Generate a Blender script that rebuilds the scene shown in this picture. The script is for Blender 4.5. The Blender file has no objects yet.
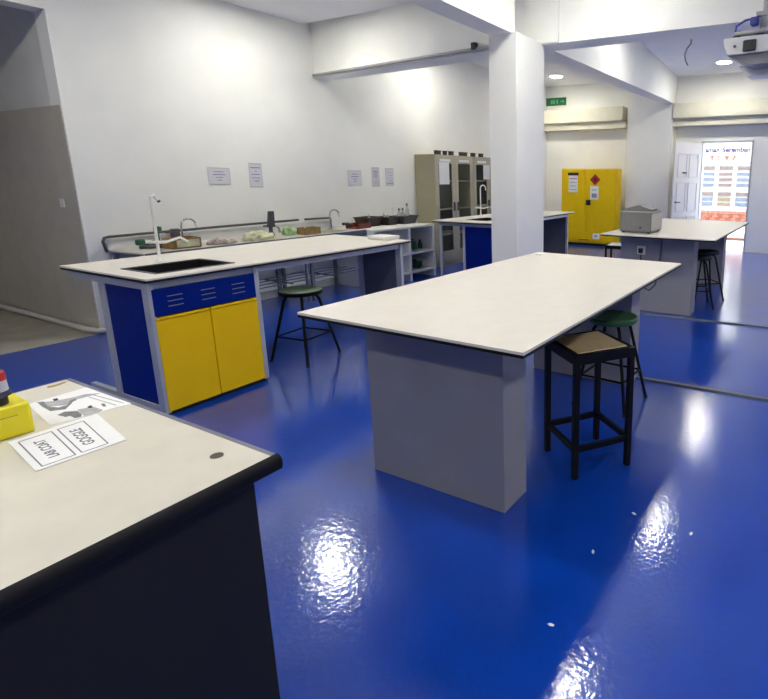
import bpy, bmesh, math, random
from mathutils import Vector, Matrix
random.seed(7)
SC = bpy.context.scene
COL = SC.collection
R = math.radians

# ------------------------------------------------------------------ camera
F_PX, CX, CY = 529.818, 548.702, 290.991          # focal length / principal point (the photo is a crop)
YAW, PITCH, ROLL, CAM_H = .477, -.212, .007, 1.513
cam_d = bpy.data.cameras.new('camera')
cam = bpy.data.objects.new('camera', cam_d)
COL.objects.link(cam)
SC.camera = cam
cam_d.sensor_fit = 'HORIZONTAL'
cam_d.sensor_width = 36
cam_d.lens = F_PX / 768 * 36
cam_d.shift_x = -(CX - 384) / 768
cam_d.shift_y = -(349.5 - CY) / 768
cam_d.clip_start = .02
fw = Vector((math.cos(PITCH)*math.cos(YAW), math.cos(PITCH)*math.sin(YAW), math.sin(PITCH)))
rt = Vector((math.sin(YAW), -math.cos(YAW), 0))
up = rt.cross(fw)
c_, s_ = math.cos(ROLL), math.sin(ROLL)
rt, up = c_*rt + s_*up, -s_*rt + c_*up
cam.matrix_world = Matrix(((rt.x, up.x, -fw.x, 0), (rt.y, up.y, -fw.y, 0), (rt.z, up.z, -fw.z, CAM_H), (0, 0, 0, 1)))

# ------------------------------------------------------------------ sky, sun, exposure
W = bpy.data.worlds.new('sky')
SC.world = W
W.use_nodes = True
bg = W.node_tree.nodes['Background']
bg.inputs['Color'].default_value = (.80, .90, 1, 1)
bg.inputs['Strength'].default_value = 4.0
sun_d = bpy.data.lights.new('sun', 'SUN')
sun_d.energy = 7
sun_d.angle = R(1)
sun = bpy.data.objects.new('sun', sun_d)
COL.objects.link(sun)
sun.rotation_euler = Vector((.5, .12, -.9)).to_track_quat('-Z', 'Y').to_euler()
LAMP = 94.0                                        # radiance of the ceiling lamps
SC.view_settings.view_transform = 'Standard'
SC.view_settings.look = 'None'
SC.view_settings.gamma = 1
SC.view_settings.use_curve_mapping = False
SC.view_settings.exposure = 0.98
SC.cycles.use_denoising = True
SC.cycles.max_bounces = 10
SC.cycles.diffuse_bounces = 6
SC.cycles.glossy_bounces = 5
SC.cycles.sample_clamp_indirect = 12
SC.cycles.caustics_reflective = False
SC.cycles.caustics_refractive = False


# ------------------------------------------------------------------ materials
def mat(name, col, rough=.5, metal=0, spec=.5, noise=0, nscale=8, bump=0, bscale=60, alpha=1, trans=0, emit=None, es=0, coat=0, coat_rough=.03, stretch=None):
    m = bpy.data.materials.new(name)
    m.use_nodes = True
    nt = m.node_tree
    b = nt.nodes['Principled BSDF']
    b.inputs['Base Color'].default_value = (*col, 1)
    b.inputs['Roughness'].default_value = rough
    b.inputs['Metallic'].default_value = metal
    b.inputs['Specular IOR Level'].default_value = spec
    b.inputs['Alpha'].default_value = alpha
    b.inputs['Transmission Weight'].default_value = trans
    b.inputs['Coat Weight'].default_value = coat
    b.inputs['Coat IOR'].default_value = 1.58
    b.inputs['Coat Roughness'].default_value = coat_rough
    if emit:
        b.inputs['Emission Color'].default_value = (*emit, 1)
        b.inputs['Emission Strength'].default_value = es
    tc = nt.nodes.new('ShaderNodeTexCoord')
    src = tc.outputs['Object']
    if stretch:
        mp = nt.nodes.new('ShaderNodeMapping')
        mp.inputs['Scale'].default_value = stretch
        nt.links.new(src, mp.inputs['Vector'])
        src = mp.outputs['Vector']
    if noise:
        n = nt.nodes.new('ShaderNodeTexNoise')
        n.inputs['Scale'].default_value = nscale
        n.inputs['Detail'].default_value = 5
        nt.links.new(src, n.inputs['Vector'])
        rp = nt.nodes.new('ShaderNodeValToRGB')
        rp.color_ramp.elements[0].position = .3
        rp.color_ramp.elements[1].position = .7
        rp.color_ramp.elements[0].color = (*[c*(1-noise) for c in col], 1)
        rp.color_ramp.elements[1].color = (*[min(1, c*(1+noise)) for c in col], 1)
        nt.links.new(n.outputs['Fac'], rp.inputs['Fac'])
        nt.links.new(rp.outputs['Color'], b.inputs['Base Color'])
    if bump:
        n2 = nt.nodes.new('ShaderNodeTexNoise')
        n2.inputs['Scale'].default_value = bscale
        n2.inputs['Detail'].default_value = 3
        nt.links.new(src, n2.inputs['Vector'])
        bp = nt.nodes.new('ShaderNodeBump')
        bp.inputs['Strength'].default_value = bump
        bp.inputs['Distance'].default_value = .01
        nt.links.new(n2.outputs['Fac'], bp.inputs['Height'])
        nt.links.new(bp.outputs['Normal'], b.inputs['Normal'])
        nt.links.new(bp.outputs['Normal'], b.inputs['Coat Normal'])
    return m


M = {}
M['floor'] = mat('blue_epoxy', (.0008, .046, .38), rough=.32, spec=.22, noise=.10, nscale=3, bump=.12, bscale=42, coat=1, coat_rough=.10)
M['passage_floor'] = mat('grey_screed', (.33, .31, .25), rough=.6, noise=.12, nscale=5)
M['wall'] = mat('white_wall_paint', (.875, .875, .83), rough=.6, noise=.025, nscale=2.5, bump=.03, bscale=90)
M['ceiling'] = mat('white_ceiling_paint', (.86, .86, .86), rough=.8, noise=.02, nscale=3)
M['tile'] = mat('taupe_dado_paint', (.50, .465, .40), rough=.4, noise=.05, nscale=6)
M['passage_wall'] = mat('grey_passage_paint', (.70, .70, .66), rough=.7, noise=.04, nscale=4)
M['cream'] = mat('cream_metal', (.74, .71, .56), rough=.45, noise=.03)
M['laminate'] = mat('white_laminate', (.70, .655, .58), rough=.42, spec=.4, noise=.025, nscale=14, bump=.02, bscale=300)
M['laminate_old'] = mat('warm_white_laminate', (.655, .615, .515), rough=.45, spec=.4, noise=.035, nscale=12)
M['edge'] = mat('black_edge_band', (.008, .008, .010), rough=.55, spec=.25, noise=.1)
M['edge_soft'] = mat('black_rounded_edge', (.006, .006, .009), rough=.6, spec=.2, noise=.1)
M['grey_panel'] = mat('grey_panel_board', (.29, .285, .30), rough=.55, noise=.05, nscale=5)
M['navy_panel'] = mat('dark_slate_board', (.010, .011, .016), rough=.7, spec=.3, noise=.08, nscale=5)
M['dark_panel'] = mat('dark_grey_board', (.10, .11, .14), rough=.5, noise=.06)
M['blue_panel'] = mat('blue_steel_panel', (.001, .014, .18), rough=.4, spec=.12, noise=.05)
M['yellow_panel'] = mat('yellow_steel_panel', (.90, .56, .002), rough=.45, spec=.25, noise=.02)
M['yellow_cab'] = mat('yellow_cabinet_paint', (.90, .60, .003), rough=.45, spec=.25, noise=.03)
M['yellow_box'] = mat('bright_yellow_plastic', (.80, .70, .004), rough=.35, noise=.02)
M['alu'] = mat('grey_aluminium_frame', (.48, .50, .54), rough=.4, metal=.25, noise=.03)
M['alu_dark'] = mat('grey_blue_frame', (.16, .17, .22), rough=.4, metal=.2, noise=.05)
M['steel'] = mat('stainless_steel', (.62, .60, .53), rough=.4, metal=.35, noise=.06)
M['chrome'] = mat('chrome', (.55, .55, .55), rough=.18, metal=1, noise=.02)
M['black'] = mat('black_steel', (.004, .004, .005), rough=.45, spec=.2, noise=.1)
M['black_basin'] = mat('black_epoxy_basin', (.010, .010, .012), rough=.3, noise=.1)
M['black_plastic'] = mat('black_plastic', (.014, .014, .016), rough=.45, noise=.1)
M['dark_grey'] = mat('dark_grey_plastic', (.06, .06, .068), rough=.45, noise=.1)
M['white_plastic'] = mat('white_plastic', (.80, .79, .75), rough=.4, noise=.02)
M['white_board'] = mat('white_board', (.72, .72, .70), rough=.5, noise=.04, nscale=9)
M['grey_vent'] = mat('grey_vent', (.22, .23, .26), rough=.5, noise=.06)
M['paper'] = mat('white_paper', (.86, .86, .85), rough=.8, noise=.012, nscale=20)
M['paper_wall'] = mat('greyish_paper', (.66, .66, .69), rough=.8, noise=.03, nscale=30)
M['ink'] = mat('black_ink', (.045, .045, .05), rough=.8, noise=.1)
M['ink_grey'] = mat('grey_ink', (.20, .20, .21), rough=.8, noise=.25, nscale=60)
M['ink_pale'] = mat('pale_grey_ink', (.42, .42, .43), rough=.8, noise=.2, nscale=60)
M['ink_blue'] = mat('blue_grey_ink', (.30, .30, .42), rough=.8, noise=.1)
M['beige'] = mat('olive_beige_steel', (.42, .39, .25), rough=.45, noise=.03)
M['beige_door'] = mat('light_beige_steel', (.47, .43, .33), rough=.45, noise=.03)
M['beige_shaded'] = mat('shaded_cabinet_interior', (.04, .04, .03), rough=.6, noise=.05)  # shade of the unlit inside is put into the back panel's colour
M['glass'] = mat('cabinet_glass', (.16, .18, .16), rough=.08, spec=.3, alpha=.10, noise=.02)
M['green_seat'] = mat('green_plastic_seat', (.035, .12, .035), rough=.28, noise=.15, nscale=10)
M['green_seat_worn'] = mat('worn_green_seat', (.23, .35, .19), rough=.4, noise=.2, nscale=14)
M['wood_seat'] = mat('tan_wood_seat', (.55, .42, .24), rough=.3, noise=.12, nscale=6, stretch=(1, 12, 1))
M['seat_grey'] = mat('pale_grey_seat', (.5, .52, .58), rough=.5, noise=.05)
M['machine'] = mat('grey_machine_paint', (.20, .20, .195), rough=.45, noise=.04)
M['machine_lit'] = mat('lit_grey_machine_paint', (.42, .41, .40), rough=.45, noise=.04)  # light on the top and one side put into a paler copy of the grey
M['proj'] = mat('white_projector_plastic', (.66, .67, .65), rough=.45, noise=.02)
M['proj_dark'] = mat('grey_projector_plastic', (.22, .22, .25), rough=.4, noise=.05)
M['blue_cable'] = mat('blue_cable', (.06, .07, .30), rough=.5, noise=.05)
M['green_tap'] = mat('green_tap_knob', (.004, .07, .03), rough=.4, noise=.1)
M['lamp'] = mat('lit_diffuser', (.9, .9, .9), emit=(1, .975, .875), es=LAMP)
M['exit'] = mat('green_exit_face', (.004, .13, .045), rough=.4, noise=.05, emit=(.01, .35, .12), es=.0)
M['exit_mark'] = mat('pale_green_mark', (.12, .40, .24), rough=.5, noise=.05)
M['red'] = mat('red_plastic', (.15, .018, .012), rough=.4, noise=.15)
M['red_mark'] = mat('red_print', (.42, .02, .02), rough=.5, noise=.05)
M['crate_brown'] = mat('brown_wood', (.28, .17, .06), rough=.6, noise=.2, nscale=20)
M['cloth'] = mat('pale_greenish_cloth', (.55, .55, .36), rough=.9, noise=.25, nscale=12)
M['cloth_pink'] = mat('pale_grey_cloth', (.45, .39, .36), rough=.9, noise=.2, nscale=14)
M['basket_dark'] = mat('dark_brown_basket', (.028, .021, .018), rough=.6, noise=.15)
M['bottle_green'] = mat('dark_green_glass', (.01, .07, .04), rough=.2, noise=.2)
M['bottle_clear'] = mat('clear_bottle', (.70, .72, .66), rough=.15, noise=.03, alpha=.55)
M['bottle_blue'] = mat('teal_bottle', (.02, .14, .20), rough=.25, noise=.1)
M['green_bag'] = mat('pale_green_plastic', (.36, .55, .27), rough=.4, noise=.15, alpha=.8)
M['ochre'] = mat('ochre_scrap', (.42, .29, .08), rough=.6, noise=.1)
M['grommet'] = mat('dark_brown_hole', (.05, .038, .02), rough=.6, noise=.2)
M['purple'] = mat('dark_purple_rubber', (.035, .03, .075), rough=.5, noise=.2)
M['pvc'] = mat('grey_white_pvc', (.58, .56, .52), rough=.4, noise=.04)
M['conduit'] = mat('grey_conduit', (.36, .36, .36), rough=.45, noise=.04)
M['strip'] = mat('dark_floor_trunking', (.06, .075, .12), rough=.35, noise=.1)
M['outwall'] = mat('outside_white_wall', (.52, .52, .51), rough=.8, noise=.03)
M['outground'] = mat('outside_concrete', (.75, .73, .69), rough=.8, noise=.05)
M['brickred'] = mat('salmon_brick', (.22, .075, .05), rough=.8, noise=.06)
M['louvre_blue'] = mat('blue_grey_louvre', (.085, .105, .15), rough=.5, noise=.1)
M['louvre_red'] = mat('brownish_red_louvre', (.11, .075, .075), rough=.5, noise=.1)
M['louvre_tan'] = mat('tan_louvre', (.13, .10, .065), rough=.5, noise=.1)
M['sign_violet'] = mat('violet_lettering', (.026, .020, .09), rough=.6, noise=.02)
M['sign_orange'] = mat('orange_lettering', (.17, .035, .014), rough=.6, noise=.02)
M['door'] = mat('white_door_paint', (.80, .77, .76), rough=.45, noise=.015)
M['door_groove'] = mat('door_recess', (.70, .68, .69), rough=.5, noise=.015)


# ------------------------------------------------------------------ mesh helpers
class MB:
    """collects shapes; build() links them as one mesh object"""
    def __init__(self):
        self.bm = bmesh.new()

    def box(self, x0, x1, y0, y1, z0, z1, bev=0, seg=1):
        r = bmesh.ops.create_cube(self.bm, size=1)
        vs = r['verts']
        for v in vs:
            v.co = Vector((x0 + (v.co.x+.5)*(x1-x0), y0 + (v.co.y+.5)*(y1-y0), z0 + (v.co.z+.5)*(z1-z0)))
        if bev:
            es = list({e for v in vs for e in v.link_edges})
            bmesh.ops.bevel(self.bm, geom=es, offset=bev, segments=seg, affect='EDGES', profile=.5)
        return self

    def prism(self, poly, z0, z1, axis='z'):
        """poly of 2-D points extruded along axis (z: xy plane, y: xz plane, x: yz plane)"""
        def P(a, b, h):
            return {'z': (a, b, h), 'y': (a, h, b), 'x': (h, a, b)}[axis]
        lo = [self.bm.verts.new(P(a, b, z0)) for a, b in poly]
        hi = [self.bm.verts.new(P(a, b, z1)) for a, b in poly]
        n = len(poly)
        self.bm.faces.new(lo[::-1])
        self.bm.faces.new(hi)
        for i in range(n):
            self.bm.faces.new((lo[i], lo[(i+1) % n], hi[(i+1) % n], hi[i]))
        bmesh.ops.recalc_face_normals(self.bm, faces=self.bm.faces[:])
        return self

    def hexa(self, lo, hi):
        a = [self.bm.verts.new(p) for p in lo]
        b = [self.bm.verts.new(p) for p in hi]
        n = len(a)
        self.bm.faces.new(a[::-1])
        self.bm.faces.new(b)
        for i in range(n):
            self.bm.faces.new((a[i], a[(i+1) % n], b[(i+1) % n], b[i]))
        bmesh.ops.recalc_face_normals(self.bm, faces=self.bm.faces[:])
        return self

    def tube(self, pts, r, n=10, cap=True):
        pts = [Vector(p) for p in pts]
        rs = r if isinstance(r, (list, tuple)) else [r]*len(pts)
        rings = []
        prev = None
        for i, p in enumerate(pts):
            d = (pts[min(i+1, len(pts)-1)] - pts[max(i-1, 0)]).normalized()
            if prev is None:
                u = d.cross(Vector((0, 0, 1)))
                if u.length < 1e-3:
                    u = d.cross(Vector((1, 0, 0)))
            else:
                u = prev - d*prev.dot(d)
            u.normalize()
            prev = u
            w = d.cross(u)
            rings.append([self.bm.verts.new(p + rs[i]*(math.cos(2*math.pi*k/n)*u + math.sin(2*math.pi*k/n)*w)) for k in range(n)])
        for a, b in zip(rings, rings[1:]):
            for k in range(n):
                self.bm.faces.new((a[k], a[(k+1) % n], b[(k+1) % n], b[k]))
        if cap:
            self.bm.faces.new(rings[0][::-1])
            self.bm.faces.new(rings[-1])
        bmesh.ops.recalc_face_normals(self.bm, faces=self.bm.faces[:])
        return self

    def lathe(self, prof, cx=0, cy=0, n=24, cz=0):
        rings = []
        for r, z in prof:
            if r < 1e-6:
                rings.append([self.bm.verts.new((cx, cy, cz+z))])
            else:
                rings.append([self.bm.verts.new((cx + r*math.cos(2*math.pi*k/n), cy + r*math.sin(2*math.pi*k/n), cz+z)) for k in range(n)])
        for a, b in zip(rings, rings[1:]):
            for k in range(n):
                q = [a[k % len(a)], a[(k+1) % len(a)], b[(k+1) % len(b)], b[k % len(b)]]
                q = list(dict.fromkeys(q))
                if len(q) > 2:
                    self.bm.faces.new(q)
        bmesh.ops.recalc_face_normals(self.bm, faces=self.bm.faces[:])
        return self

    def xform(self, m):
        bmesh.ops.transform(self.bm, matrix=m, verts=self.bm.verts[:])
        return self

    def build(self, name, m, parent=None, smooth=False):
        me = bpy.data.meshes.new(name)
        self.bm.to_mesh(me)
        self.bm.free()
        me.materials.append(m if not isinstance(m, str) else M[m])
        if smooth:
            me.polygons.foreach_set('use_smooth', [True]*len(me.polygons))
            me.set_sharp_from_angle(angle=R(40))
        o = bpy.data.objects.new(name, me)
        COL.objects.link(o)
        if parent is not None:
            o.parent = parent
        return o


def BX(name, m, parent, *a, **k):
    return MB().box(*a, **k).build(name, m, parent)


def tag(o, label, cat, group=None, kind=None):
    o['label'] = label
    o['category'] = cat
    if group:
        o['group'] = group
    if kind:
        o['kind'] = kind
    return o


def thing(name, label, cat, loc=(0, 0, 0), rz=0, group=None):
    o = bpy.data.objects.new(name, None)
    COL.objects.link(o)
    o.location = loc
    o.rotation_euler = (0, 0, rz)
    o.empty_display_size = .1
    return tag(o, label, cat, group)


def struct(o, label=None):
    o['kind'] = 'structure'
    if label:
        o['label'] = label
    return o


def copy_tree(o, parent=None):
    c = o.copy()
    COL.objects.link(c)
    if parent is not None:
        c.parent = parent
    for ch in list(o.children):
        copy_tree(ch, c)
    return c


def put(o, loc, rz, label, group=None):
    o.location = loc
    o.rotation_euler = (0, 0, rz)
    o['label'] = label
    if group:
        o['group'] = group
    return o


def flat_text(name, txt, size, m, parent, mw, depth=.0004, align='CENTER', bold=.018):
    cu = bpy.data.curves.new(name, 'FONT')
    cu.body = txt
    cu.size = size
    cu.extrude = depth
    cu.align_x = align
    cu.align_y = 'CENTER'
    cu.offset = size*bold
    cu.resolution_u = 3
    tmp = bpy.data.objects.new(name, cu)
    COL.objects.link(tmp)
    dg = bpy.context.evaluated_depsgraph_get()
    me = bpy.data.meshes.new_from_object(tmp.evaluated_get(dg))
    bpy.data.objects.remove(tmp)
    bpy.data.curves.remove(cu)
    me.name = name
    me.transform(mw)
    me.materials.clear()
    me.materials.append(M[m])
    o = bpy.data.objects.new(name, me)
    COL.objects.link(o)
    o.parent = parent
    return o


def arc(c, r, a0, a1, n, plane='xz'):
    out = []
    for i in range(n+1):
        a = R(a0 + (a1-a0)*i/n)
        u, v = r*math.cos(a), r*math.sin(a)
        out.append((c[0]+u, c[1], c[2]+v) if plane == 'xz' else (c[0], c[1]+u, c[2]+v))
    return out


# ------------------------------------------------------------------ the room
WY, FX, RY, BXK = 6.13, 11.7, -3.2, -4.2            # sink wall, far wall, right wall, wall behind the camera
CZ1, CZ2 = 3.38, 3.58                               # ceilings before and beyond the crossing beam
struct(BX('floor', 'floor', None, BXK, FX+.15, RY, WY-.03, -.12, 0), 'glossy blue epoxy floor of the laboratory')
struct(BX('floor', 'passage_floor', None, BXK, 2.44, WY-.03, 10, -.12, .003), 'dull grey floor of the side passage')
struct(BX('ceiling', 'ceiling', None, BXK, 5.0, RY, WY+.2, CZ1, CZ1+.5), 'white ceiling over the near benches')
struct(BX('ceiling', 'ceiling', None, 5.0, FX+.2, RY, WY+.2, CZ2, CZ2+.3), 'white ceiling over the far end')
struct(MB().box(2.4, FX+.2, WY, WY+.2, -.1, 3.9).box(BXK, 2.4, WY, WY+.2, 2.893, 3.9).build('wall_left', 'wall'), 'white wall behind the sink counter, open to a passage at its near end')
pw = struct(BX('wall_passage', 'passage_wall', None, 2.4, 2.6, WY+.2, 10, -.1, 3.4), 'grey passage wall beyond the opening')
struct(BX('trim_1', 'tile', None, 2.392, 2.4, WY+.012, 10, 0, 2.112), 'taupe dado on the passage wall')
struct(BX('wall_passage_end', 'passage_wall', None, BXK, 2.6, 10, 10.2, -.1, 3.4))
struct(BX('wall_passage_side', 'passage_wall', None, BXK-.2, BXK, WY+.2, 10, -.1, 3.4))
struct(BX('ceiling', 'passage_wall', None, BXK, 2.6, WY+.2, 10.2, 3.2, 3.45))
struct(BX('wall_right', 'wall', None, BXK, FX+.2, RY-.2, RY, -.1, 3.9))
struct(BX('wall_near', 'wall', None, BXK-.2, BXK, RY, WY+.2, -.1, 3.9))
DY0, DY1, DZ = 1.43, 2.45, 2.262                    # door opening in the far wall
struct(MB().box(FX, FX+.2, RY, DY0, -.1, 3.9).box(FX, FX+.2, DY1, WY+.2, -.1, 3.9).box(FX, FX+.2, DY0, DY1, DZ, 3.9)
       .build('wall_far', 'wall'), 'white far wall with the doorway')

# beams and columns
struct(MB().box(BXK, 4.40, 2.634, 2.866, 2.76, CZ1+.02).build('trim_2', 'wall'), 'white ceiling beam running to the near column')
struct(MB().hexa([(5.13, WY, 2.76), (4.80, 3.0, 2.76), (4.80, 2.4, 2.76), (5.10, 2.4, 2.76), (5.13, 3.0, 2.76), (5.36, WY, 2.76)],
                 [(5.13, WY, 3.6), (4.80, 3.0, 3.6), (4.80, 2.4, 3.6), (5.10, 2.4, 3.6), (5.13, 3.0, 3.6), (5.36, WY, 3.6)])
       .build('trim_3', 'wall'), 'white crossing beam from the column to the sink wall')
struct(MB().hexa([(4.82, 2.66, 2.752), (4.90, RY, 2.752), (5.17, RY, 2.752), (5.10, 2.66, 2.752)],
                 [(4.82, 2.66, 3.6), (4.90, RY, 3.6), (5.17, RY, 3.6), (5.10, 2.66, 3.6)])
       .build('trim_4', 'wall'), 'white crossing beam to the right of the column')
struct(MB().hexa([(5.08, 2.60, 2.755), (11.5, 3.03, 3.03), (11.5, 3.29, 3.03), (5.08, 2.86, 2.755)],
                 [(5.08, 2.60, 3.65), (11.5, 3.03, 3.65), (11.5, 3.29, 3.65), (5.08, 2.86, 3.65)]).build('trim_5', 'wall'), 'white ceiling beam running from the column to the far wall')
struct(BX('wall_column', 'wall', None, 4.35, 4.88, 2.585, 2.885, 0, 2.77, bev=.006), 'white square column behind the middle island')
struct(BX('wall_column', 'wall', None, 11.45, FX, 3.04, 4.02, 0, CZ2), 'broad white far column between the shutter boxes')


def shutter_box(y0, y1, label):
    t = thing('shutter_box', label, 'shutter box', (FX, y0, 0), 0, 'cream shutter boxes on the far wall')
    L = y1 - y0
    BX('box_cover', 'cream', t, -.30, -.002, 0, L, 2.72, 3.02, bev=.008)
    BX('lower_trim', 'cream', t, -.22, -.002, -.05, L+.02, 2.565, 2.72, bev=.006)
    return t


shutter_box(4.12, WY-.02, 'cream shutter box above the yellow safety cabinet')
shutter_box(RY+.3, 3.02, 'long cream shutter box above the open doorway')
struct(BX('trim_6', 'cream', None, FX-.05, FX, 4.03, 4.10, 0, 2.56), 'cream vertical strip beside the yellow cabinet')
struct(BX('trim_7', 'cream', None, FX-.06, FX, 2.99, 3.04, 0, 2.56), 'cream vertical strip beside the far column')

# the doorway
struct(MB().box(FX-.02, FX+.2, DY0-.0, DY0+.03, 0, DZ).box(FX-.02, FX+.2, DY1-.03, DY1, 0, DZ).box(FX-.02, FX+.2, DY0+.03, DY1-.03, DZ-.03, DZ)
       .build('trim_8', 'alu'), 'grey frame of the doorway')
leaf_len = .88
lx, ly = 11.0, 2.815
ang = math.atan2(ly - 2.45, lx - (FX-.03))
dr = bpy.data.objects.new('door_1', None)
COL.objects.link(dr)
dr.location = (FX-.03, 2.45, 0)
dr.rotation_euler = (0, 0, ang)
struct(dr, 'white panelled door standing open into the room')
BX('door_leaf', 'door', dr, 0, .80, -.02, .02, .01, DZ-.035)
for (u0, u1) in ((.09, .37), (.43, .71)):
    for (z0, z1) in ((.12, .72), (.82, 1.42), (1.52, 2.0)):
        for s in (1, -1):
            f = MB()
            ya, yb = (.02, .03) if s > 0 else (-.03, -.02)
            f.box(u0, u1, ya, yb, z0, z0+.02).box(u0, u1, ya, yb, z1-.02, z1).box(u0, u0+.02, ya, yb, z0+.02, z1-.02).box(u1-.02, u1, ya, yb, z0+.02, z1-.02)
            f.build('moulding', 'door_groove', dr)
MB().tube([(.74, .02, 1.02), (.74, .07, 1.02), (.63, .07, 1.02)], .012).tube([(.74, -.02, 1.02), (.74, -.07, 1.02), (.63, -.07, 1.02)], .012).build('handle', 'dark_grey', dr)
MB().box(.45, .55, .02, .04, 1.60, 1.63).box(.45, .55, -.045, -.02, 1.60, 1.64).build('bolt', 'dark_grey', dr)

# ------------------------------------------------------------------ outside the doorway
struct(BX('ground_outside', 'outground', None, FX+.15, 22, -10, 14, -.14, -.02), 'bright concrete ground outside the doorway')
ob = thing('building', 'sunlit white building across from the open doorway with violet and orange lettering', 'building', (14.0, 1.2, -.02))
BX('wall', 'outwall', ob, 0, .3, -6, 8, 0, 3.4)
mw = Matrix(((0, 0, -1, -.008), (-1, 0, 0, 1.225), (0, 1, 0, 2.215), (0, 0, 0, 1)))
flat_text('sign_word', 'Seremban', .165, 'sign_violet', ob, mw, .004, 'LEFT', .03)
mw = Matrix(((0, 0, -1, -.008), (-1, 0, 0, 1.285), (0, 1, 0, 2.215), (0, 0, 0, 1)))
flat_text('sign_word', 'Taman', .165, 'sign_violet', ob, mw, .004, 'RIGHT', .03)
for k, cy in enumerate((1.46, 1.28, 1.10, .93)):    # four small orange characters, too blurred to read
    g = MB()
    h = .055
    strokes = [((-h, h*.7, h, h*.7), (0, h, 0, -h), (-h, 0, h, 0), (-h*.8, -h, h*.8, -h*.9)),
               ((-h*.6, h, -h*.6, -h), (-h*.1, h*.5, h, h*.5), (-h*.2, -h*.8, h, -h*.8), (-h, h*.3, -h*.3, h*.6)),
               ((-h, h*.6, h*.8, h*.8), (-h*.5, h, -h*.5, 0), (-h, 0, h, .2*h), (h*.4, h*.1, -h*.6, -h), (-h*.4, -h*.8, h*.8, -h*.6)),
               ((0, h, h*.1, h*.6), (-h*.7, h*.4, h*.8, h*.4), (h*.8, h*.4, -h*.8, -h*.7), (-h*.9, -h*.8, h, -h))][k]
    for a, b, c, d in strokes:
        g.tube([(-.006, -a, b), (-.006, -c, d)], .011, 6)
    g.xform(Matrix.Translation((0, cy, 2.03)))
    g.build('sign_character', 'sign_orange', ob)
BX('ledge', 'outwall', ob, -.03, 0, -.2, 2.6, 1.925, 1.945)
cols = ((1.36, 1.86, 'louvre_blue'), (.93, 1.27, 'louvre_red'), (.42, .84, 'louvre_blue'))
for ci, (y0, y1, mm) in enumerate(cols):
    for gi, (z0, z1) in enumerate(((1.30, 1.84), (.83, 1.20))):
        wf = MB()
        wf.box(-.03, 0, y0-.03, y1+.03, z0-.03, z0).box(-.03, 0, y0-.03, y1+.03, z1, z1+.03).box(-.03, 0, y0-.03, y0, z0, z1).box(-.03, 0, y1, y1+.03, z0, z1)
        wobj = wf.build('window', 'outwall', ob)
        n = 4 if gi == 0 else 3
        for k in range(n):
            zz = z0 + (z1-z0)*(k+.5)/n
            mk = mm if not (ci == 1 and gi == 1) else 'louvre_tan'
            BX('louvre', mk if k != n-1 else 'louvre_red', wobj, -.028, -.004, y0+.01, y1-.01, zz-.038, zz+.038)
for row in range(4):
    for k in range(12):
        yy = .35 + k*.125 + (.06 if row % 2 else 0)
        BX('brick', 'brickred' if (row in (0, 3) or k % 2) else 'sign_orange', ob, -.03, 0, yy, yy+.115, .40+row*.085, .40+row*.085+.073)
BX('ledge', 'brickred', ob, -.05, 0, -.2, 2.6, .02, .06)

# ------------------------------------------------------------------ ceiling lamps
G = 'round downlights in the ceiling'


def downlight(x, y, z, label):
    t = thing('downlight', label, 'ceiling light', (x, y, z), 0, G)
    MB().lathe([(.125, 0), (.15, 0), (.15, -.012), (.128, -.016), (.125, 0)], n=32).build('rim', 'white_plastic', t, True)
    MB().lathe([(0, -.012), (.125, -.012), (.125, -.002), (0, -.002)], n=32).build('diffuser', 'lamp', t)


downlight(10.53, 5.30, CZ2, 'lit round downlight beside the green exit sign')
downlight(10.58, 1.92, CZ2, 'lit round downlight near the ceiling beyond the projector')
downlight(7.08, 1.90, CZ2, 'lit round downlight above the island carrying the grey machine')
downlight(7.08, 5.25, CZ2, 'lit round downlight above the glass-door cabinets')
downlight(3.86, 1.84, CZ1, 'lit round downlight above the middle island')
downlight(4.0, 5.14, CZ1, 'lit round downlight above the sink counter')
downlight(1.2, 4.90, CZ1, 'lit round downlight near the passage opening')
downlight(1.2, 1.84, CZ1, 'lit round downlight above the foreground table')
downlight(4.0, -1.5, CZ1, 'lit round downlight before the beam on the right-hand side')
downlight(7.08, -1.5, CZ2, 'lit round downlight beyond the beam on the right-hand side')
downlight(1.2, -1.5, CZ1, 'lit round downlight above the open floor right of the foreground table')
downlight(-1.6, 4.90, CZ1, 'added unseen fill downlight behind the viewpoint, over the passage side')  # this and the next two: unseen fill lamps, added to brighten near-facing fronts
downlight(-1.6, 1.84, CZ1, 'added unseen fill downlight behind the viewpoint, over the room middle')
downlight(-1.6, -1.5, CZ1, 'added unseen fill downlight behind the viewpoint, over the right side')
downlight(10.55, -1.5, CZ2, 'lit round downlight at the far right corner of the room')

# ------------------------------------------------------------------ islands
ISL = (2.307, 1.195)


def make_island():
    t = thing('lab_island', '', 'lab table')
    L, Wd = ISL
    BX('worktop', 'laminate', t, 0, L, 0, Wd, .889, .9)
    BX('edge_band', 'edge', t, .001, L-.001, .001, Wd-.001, .876, .889)
    for x0 in (.275, 2.0):
        BX('leg_panel', 'grey_panel', t, x0, x0+.20, .262, 1.068, 0, .876, bev=.002)
    BX('support_rail', 'grey_panel', t, .475, 2.0, .60, .72, .74, .876)
    return t


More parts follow.
